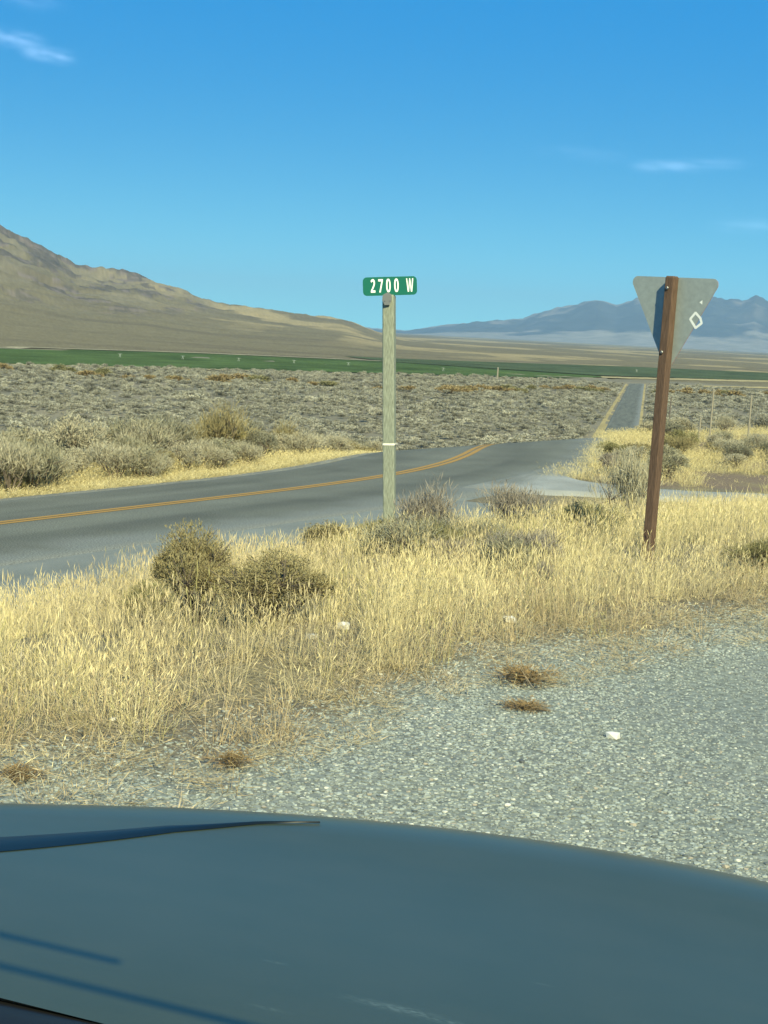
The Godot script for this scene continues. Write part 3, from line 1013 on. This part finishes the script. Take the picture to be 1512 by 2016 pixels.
func build_foreground_plants() -> void:
	var list := [
		["rabbitbrush", "olive green rabbitbrush, the roundest bush in the grass nearest the road edge", "shrub", "fine", "rabbitbrush", -1.16, -9.75, 0.70, 0.78],
		["rabbitbrush", "broad brownish olive rabbitbrush right of the round olive bush in the grass", "shrub", "fine", "rabbitbrush", -0.68, -9.4, 0.92, 0.60],
		["rabbitbrush", "low dark olive brush at the left foot of the round olive bush", "shrub", "fine", "olive_brush", -1.45, -9.4, 0.42, 0.40],
		["rabbitbrush", "wide olive brush at the left foot of the grey wooden post", "shrub", "fine", "rabbitbrush", -0.62, -15.6, 1.2, 0.62],
		["rabbitbrush", "small olive brush touching the foot of the grey wooden post", "shrub", "fine", "olive_brush", -0.1, -15.9, 0.75, 0.6],
		["sagebrush", "greyish brush right of the grey wooden post's foot", "shrub", "dead", "dead_brush", 0.45, -15.2, 0.75, 0.75],
		["sagebrush", "tan sprawling brush in front of the grey wooden post, half sunk in grass", "shrub", "dead", "sage", 0.18, -12.6, 0.95, 0.5],
		["sagebrush", "grey brush with dark stems midway between the two sign posts", "shrub", "dead", "dead_brush", 1.45, -16.6, 0.85, 0.75],
		["sagebrush", "silver grey sagebrush standing tall left of the brown sign post", "shrub", "dead", "sage_pale", 2.70, -17.0, 0.8, 1.0],
		["rabbitbrush", "greenish brush at the left foot of the brown sign post", "shrub", "fine", "olive_brush", 1.85, -14.2, 0.75, 0.5],
		["dead_brush", "small dark dead brush in the middle of the tall grass", "shrub", "dead", "dead_brush", 1.15, -10.75, 0.20, 0.26],
		["rabbitbrush", "small green brush in the grass right of the brown sign post", "shrub", "fine", "olive_brush", 3.0, -12.2, 0.5, 0.34],
		["weed", "rusty brown weed on the gravel's edge below the tall grass", "weed", "weed", "weed", 0.74, -7.85, 0.36, 0.11],
		["weed", "flat brown weed alone on the gravel", "weed", "weed", "weed", 0.70, -7.22, 0.26, 0.055],
		["weed", "low brown weed on the gravel near the truck hood", "weed", "weed", "weed", -0.54, -5.9, 0.2, 0.08],
		["weed", "dark brown weed at the left end of the truck hood's edge", "weed", "weed", "weed", -1.30, -5.62, 0.22, 0.06],
	]
	for a in list:
		place_shrub(a[0], a[1], a[2], "brush in the foreground grass", a[3], a[4], a[5], a[6], a[7], a[8])
	for k in 22:
		var x := rng.randf_range(-0.4, 2.9)
		var z := rng.randf_range(-16.5, -11.4)
		if x > 2.5 or absf(rad_to_deg(atan2(x, -z))) > 16.0 or Vector2(x - 2.19, z + 12.6).length() < 0.4 or Vector2(x - 0.1, z + 17.4).length() < 0.4:
			continue
		place_shrub("sagebrush", "small grey brown brush half hidden in the straw yellow grass", "shrub", "small brush in the grass", "dead" if k % 3 else "fine", ["sage", "dead_brush", "sage_dark", "olive_brush"][k % 4], x, z, rng.randf_range(0.35, 0.7), rng.randf_range(0.3, 0.46))
	# loose pale rocks
	var rocks := [[-0.2, -9.05, 0.10, "pale rock in the grass below the olive brush"], [-0.38, -8.75, 0.07, "smaller pale rock left of the pale rock in the grass"], [0.81, -9.4, 0.09, "flat white rock at the foot of the tall grass"], [1.075, -6.73, 0.062, "white rock lying alone on the grey gravel"], [0.62, -6.2, 0.03, "small dark stone on the gravel"], [0.52, -5.6, 0.022, "tiny white stone on the gravel by the hood edge"], [-1.14, -6.6, 0.035, "white stone in the sparse grass at the left"]]
	for k in rocks.size():
		var s: Array = rocks[k]
		var o := part(number("rock"), stone_mesh(0.25), mat("rock_%d" % k, Color(0.10, 0.11, 0.11) if k == 4 else Color(0.66, 0.64, 0.57), 0.85), self)
		o.position = Vector3(s[0], height(s[0], s[1]) + s[2] * 0.22, s[1])
		o.scale = Vector3(s[2] * 1.2, s[2] * 0.7, s[2])
		o.rotation.y = rng.randf() * TAU
		o.set_meta("label", s[3])
		o.set_meta("category", "rock")

func build_roadside_plants() -> void:
	var tones := ["sage", "sage_pale", "sage_pale", "sage", "sage_dark", "rabbitbrush", "sage_pale"]
	# far side of the road, left: a ragged row of tall brush
	for k in 215:
		var z := -rng.randf_range(21.0, 60.0)
		var d := -4.5 - 9.0 * pow(rng.randf(), 1.3)
		var q := along_road(z, d)
		var big := rng.randf_range(1.1, 2.0) * (0.7 if d > -6.2 else 1.0)
		var tone: String = tones[rng.randi() % 7]
		var word: String = ("tall " if big > 1.5 else ("low " if big < 1.1 else "")) + {"sage": "grey green", "sage_pale": "pale silvery", "sage_dark": "dark grey", "rabbitbrush": "yellow green"}[tone]
		place_shrub("sagebrush", word + " brush in the row across the road, " + ("at the far left" if q.x < -5.0 else ("left of the grey post" if q.x < -1.5 else "behind the grey post")), "shrub", "sagebrush row across the road", "sage" if rng.randf() < 0.75 else "dead", tone, q.x, q.y, big * rng.randf_range(0.9, 1.25), big * rng.randf_range(0.7, 0.95))
	for a in [[-7.45, -31.3, 0.75, 0.42, "olive_brush", "low green brush at the left edge just beyond the road"], [-4.3, -43.0, 1.5, 1.35, "rabbitbrush_gold", "golden green brush standing highest above the row across the road"], [-4.9, -47.0, 1.3, 1.7, "rabbitbrush_gold", "small yellow topped brush behind the golden green brush"], [-3.6, -42.6, 1.3, 1.15, "sage_dark", "dark grey brush right of the golden green brush"]]:
		place_shrub("rabbitbrush", a[5], "shrub", "sagebrush row across the road", "sage", a[4], a[0], a[1], a[2], a[3])
	# right of the road, beyond the gravel drive
	for k in 62:
		var x := rng.randf_range(5.2, 19.0)
		var z := -rng.randf_range(37.0, 62.0)
		if off_road(x, z) < 4.4 or (x > 7.5 and z > -40.5):
			continue
		var big := rng.randf_range(0.6, 1.25)
		place_shrub("sagebrush", "pale sagebrush among yellow grass beyond the gravel drive", "shrub", "brush beyond the gravel drive", "sage" if rng.randf() < 0.7 else "dead", tones[rng.randi() % 7], x, z, big * 1.1, big * 0.75)
	for a in [[6.1, -41.5, 0.95, 0.75, "olive_brush", "dark olive brush at the corner of the gravel drive and the road"], [7.0, -43.0, 1.1, 0.6, "rabbitbrush", "yellow olive brush left of the brown sign post beyond the drive"], [5.4, -37.6, 0.75, 0.65, "dead_brush", "grey brown brush at the tip of the grass wedge by the drive"], [5.9, -38.3, 0.9, 0.8, "sage_pale", "pale feathery brush beside the gravel drive"], [8.6, -45.5, 1.2, 0.95, "olive_brush", "round olive brush just right of the brown sign post"], [10.6, -46.2, 0.9, 0.75, "sage_dark", "dark brush beneath the fence posts at the right"], [10.3, -40.3, 1.0, 0.55, "dead_brush", "low reddish brown brush at the right edge beyond the drive"]]:
		place_shrub("rabbitbrush", a[5], "shrub", "brush beyond the gravel drive", "sage", a[4], a[0], a[1], a[2], a[3])

func build_plain() -> void:
	# the nearest brush of the valley floor one by one, the rest as a mass
	var rows := []
	for k in 10:
		rows.append(PackedFloat32Array())
	var singles := 0
	var r := 60.0
	while r < 690.0:
		var step := 2.3 if r < 350.0 else 3.2
		var n := int(r * deg_to_rad(42.0) / step)
		for i in n:
			var az := deg_to_rad(lerpf(-21.0, 21.0, (i + rng.randf()) / n))
			var q := r + rng.randf_range(-0.5, 0.5) * step
			var x := sin(az) * q
			var z := -cos(az) * q
			var d := off_road(x, z) if z > -760.0 else 50.0
			if absf(d) < 5.6 or (-z - 42.0 - x) / 1.414 < 2.0:
				continue
			var patch := n_b.get_noise_2d(x * 1.2, z * 1.2)
			if rng.randf() < 0.26 + 0.5 * ss(0.1, 0.4, patch):
				continue
			if in_field(x, z):
				continue
			var big := (0.6 + 1.35 * pow(rng.randf(), 1.5)) * (1.25 if r > 350.0 else 1.0)
			if r > 150.0 and r < 215.0 and singles < 120 and rng.randf() < 0.16:
				singles += 1
				place_shrub("sagebrush", "grey sagebrush on the valley floor, one of many alike", "shrub", "sagebrush on the valley floor", "far", ["sage", "sage_pale", "sage_dark"][rng.randi() % 3], x, z, big * 1.3, big * 0.8, false)
				continue
			var g := rng.randf_range(0.75, 1.2)
			var c := Color(0.345, 0.336, 0.265) * g
			if rng.randf() < 0.25:
				c = Color(0.43, 0.415, 0.325) * g
			elif rng.randf() < 0.12:
				c = Color(0.22, 0.215, 0.17) * g
			row(rows[rng.randi() % 5 + (5 if r < 170.0 else 0)], Basis(Vector3.UP, rng.randf() * TAU).scaled(Vector3(big * 1.35, big * rng.randf_range(0.6, 0.9), big * 1.35)), Vector3(x, height(x, z) - 0.03, z), c)
		r += step * 0.9
	for k in 10:
		stuff("sagebrush_cover", "grey green sagebrush covering the valley floor out to the fields", "sagebrush", shrubs["far" if k < 5 else "sage"][k % 5][0], M["leaf"], rows[k])
	# willow thickets along the ditch
	var line := [[-150, -440], [-103, -475], [-78, -448], [-55, -460], [-33, -484], [-4, -470], [21, -484], [34, -502], [58, -552], [82, -560], [105, -556], [127, -575], [165, -600]]
	for k in 84:
		var f := rng.randf() * (line.size() - 1.001)
		var i := int(f)
		var x := lerpf(line[i][0], line[i + 1][0], f - i) + rng.randf_range(-3, 3)
		var z := lerpf(line[i][1], line[i + 1][1], f - i) + rng.randf_range(-12, 12)
		if absf(off_road(x, z)) < 7.0:
			continue
		var big := rng.randf_range(1.5, 2.8)
		place_shrub("willow_shrub", "rust brown willow thicket in the line across the valley floor", "shrub", "willow thickets on the valley floor", "bush", "willow" if rng.randf() < 0.7 else "olive_brush", x, z, big * rng.randf_range(1.6, 3.0), big, false)

func in_field(x: float, z: float) -> bool:
	var near := table([-330.0, -134.0, -74.0, -2.0, 46.0, 104.0, 118.0, 135.0, 178.0, 330.0], [-346.0, -510.0, -568.0, -640.0, -690.0, -745.0, -672.0, -680.0, -724.0, -868.0], x)
	return z < near - 1.0

func build_grass() -> void:
	var tufts := []
	var rows := []
	for k in 6:
		tufts.append(grass_tuft(20, 0.10, 0.31, 0.55, 9))
		rows.append(PackedFloat32Array())
	var short := []
	for k in 3:
		short.append(grass_tuft(12, 0.08, 0.2, 0.25, 10))
		rows.append(PackedFloat32Array())
	# the grassy bank between the gravel turnout and the road
	for k in 47000:
		var x := rng.randf_range(-9.0, 14.0)
		var z := rng.randf_range(-31.0, -3.6)
		var az := absf(rad_to_deg(atan2(x, -z)))
		if az > 33.0:
			continue
		var d := off_road(x, z)
		var pg := past_gravel(x, z)
		if d < 5.7 + 1.9 * ss(-23.0, -16.0, z) + 0.5 * n_b.get_noise_2d(x * 10.0, z * 10.0) or pg < -0.15:
			continue
		var bare := n_b.get_noise_2d(x * 17.0, z * 17.0)
		var thin := ss(-0.2, 1.9, pg) * lerpf(1.0, 0.16, ss(-0.06, 0.26, bare))
		# thinner and lower around the big bushes
		var near_bush := maxf(1.0 - Vector2(x + 1.15, z + 9.3).length() / 0.55, 1.0 - Vector2(x + 0.55, z + 8.9).length() / 0.6)
		if near_bush > 0.0:
			thin *= 1.0 - 0.75 * ss(0.0, 0.5, near_bush)
		if rng.randf() > 0.10 + 0.90 * thin:
			continue
		var tall := rng.randf_range(0.55, 1.25) * lerpf(0.45, 1.0, ss(0.0, 1.8, pg)) * (1.0 + 0.5 * n_b.get_noise_2d(x * 6.0, z * 6.0)) * lerpf(1.0, 0.62, ss(15.0, 23.0, -z) * (1.0 - ss(2.0, 4.0, x)))
		if near_bush > 0.0:
			tall *= 0.75
		tall *= lerpf(0.6, 1.0, ss(6.0, 9.5, d))
		var g := rng.randf_range(0.85, 1.15)
		var dry := n_b.get_noise_2d(x * 8.0 + 50.0, z * 8.0)
		var c := Color(0.66, 0.58, 0.335).lerp(Color(0.55, 0.475, 0.29), ss(-0.1, 0.4, dry)) * g
		var kind := rng.randf()
		if kind < 0.13:
			c = Color(0.36, 0.32, 0.235) * g
		elif kind < 0.2:
			c = Color(0.42, 0.39, 0.18) * g
		if rng.randf() < 0.75 * (1.0 - ss(0.2, 1.8, pg)):
			c = Color(0.46, 0.37, 0.22) * g
		var which := rng.randi() % 6
		if pg < 0.5 and rng.randf() < 0.6:
			which = 6 + rng.randi() % 3
		row(rows[which], Basis(Vector3.UP, rng.randf() * TAU).scaled(Vector3(1.0, tall, 1.0)), Vector3(x, height(x, z) - 0.005, z), c)
	# fallen straw lying about the edge of the gravel
	for k in 7000:
		var x := rng.randf_range(-3.5, 5.5)
		var z := rng.randf_range(-14.0, -4.2)
		var pg := past_gravel(x, z)
		if pg < -0.35 or pg > 3.0 or absf(rad_to_deg(atan2(x, -z))) > 33.0:
			continue
		row(rows[6 + rng.randi() % 3], Basis.from_euler(Vector3(rng.randf_range(1.0, 1.45), rng.randf() * TAU, 0)).scaled(Vector3(0.9, 0.5, 0.9)), Vector3(x, height(x, z) + 0.012, z), Color(0.52, 0.45, 0.29) * rng.randf_range(0.7, 1.2))
	# straw verge across the road, and grass among the brush there
	for k in 9000:
		var z := -rng.randf_range(14.0, 62.0)
		var d := -3.5 - pow(rng.randf(), 1.6) * 7.0
		var q := along_road(z, d)
		if absf(rad_to_deg(atan2(q.x, -q.y))) > 26.0:
			continue
		var g := rng.randf_range(0.85, 1.15)
		row(rows[rng.randi() % 9], Basis(Vector3.UP, rng.randf() * TAU).scaled(Vector3(2.2, rng.randf_range(0.5, 1.0) * (0.55 if d > -4.4 else 1.1), 2.2)), Vector3(q.x, height(q.x, q.y) - 0.005, q.y), Color(0.64, 0.56, 0.30) * g)
	# right of the road beyond the drive
	for k in 9000:
		var x := rng.randf_range(3.0, 22.0)
		var z := -rng.randf_range(35.2, 66.0)
		var d := off_road(x, z)
		if d < 3.4 or absf(rad_to_deg(atan2(x, -z))) > 26.0:
			continue
		var patch := n_b.get_noise_2d(x * 5.0, z * 5.0)
		if d > 6.5 and rng.randf() > 0.25 + 0.75 * ss(-0.05, 0.25, patch):
			continue
		if x > 7.4 and z > -39.5 and rng.randf() < 0.85:
			continue
		row(rows[rng.randi() % 9], Basis(Vector3.UP, rng.randf() * TAU).scaled(Vector3(2.0, rng.randf_range(0.6, 1.2), 2.0)), Vector3(x, height(x, z) - 0.005, z), Color(0.64, 0.56, 0.30) * rng.randf_range(0.85, 1.15))
	for k in 9:
		stuff("dry_grass", "dry straw yellow grass on the banks along the road", "grass", tufts[k] if k < 6 else short[k - 6], M["grass"], rows[k])

func build_gravel() -> void:
	var rows := []
	for k in 5:
		rows.append(PackedFloat32Array())
	for k in 400000:
		var x := rng.randf_range(-3.0, 5.6)
		var z := rng.randf_range(-12.0, -2.6)
		if absf(rad_to_deg(atan2(x, -z))) > 38.0:
			continue
		var pg := past_gravel(x, z)
		if pg > 1.4 or (pg > 0.0 and rng.randf() < ss(-0.3, 1.4, pg)):
			continue
		# packed finer in the wheel track at the right
		var track := ss(0.9, 2.2, x - 0.25 * (z + 6.0)) * ss(-0.3, -1.0, pg)
		if rng.randf() < track * 0.45:
			continue
		var big := (0.005 + 0.014 * pow(rng.randf(), 2.0)) * (1.0 - 0.3 * track)
		if rng.randf() < 0.006:
			big *= 1.6
		var g := rng.randf_range(0.6, 1.25)
		var c := Color(0.285, 0.315, 0.28) * g
		var pick := rng.randf()
		if pick < 0.035:
			c = Color(0.50, 0.51, 0.44)
		elif pick < 0.12:
			c = Color(0.12, 0.135, 0.13)
		elif pick < 0.15:
			c = Color(0.34, 0.31, 0.24)
		row(rows[k % 5], Basis.from_euler(Vector3(rng.randf_range(-0.4, 0.4), rng.randf() * TAU, rng.randf_range(-0.4, 0.4))).scaled(Vector3(big * 1.3, big * rng.randf_range(0.5, 0.9), big)), Vector3(x, height(x, z) + big * 0.12, z), c)
	for k in 5:
		stuff("gravel", "loose grey gravel stones on the turnout", "gravel", stone_mesh(0.35), M["stone"], rows[k])
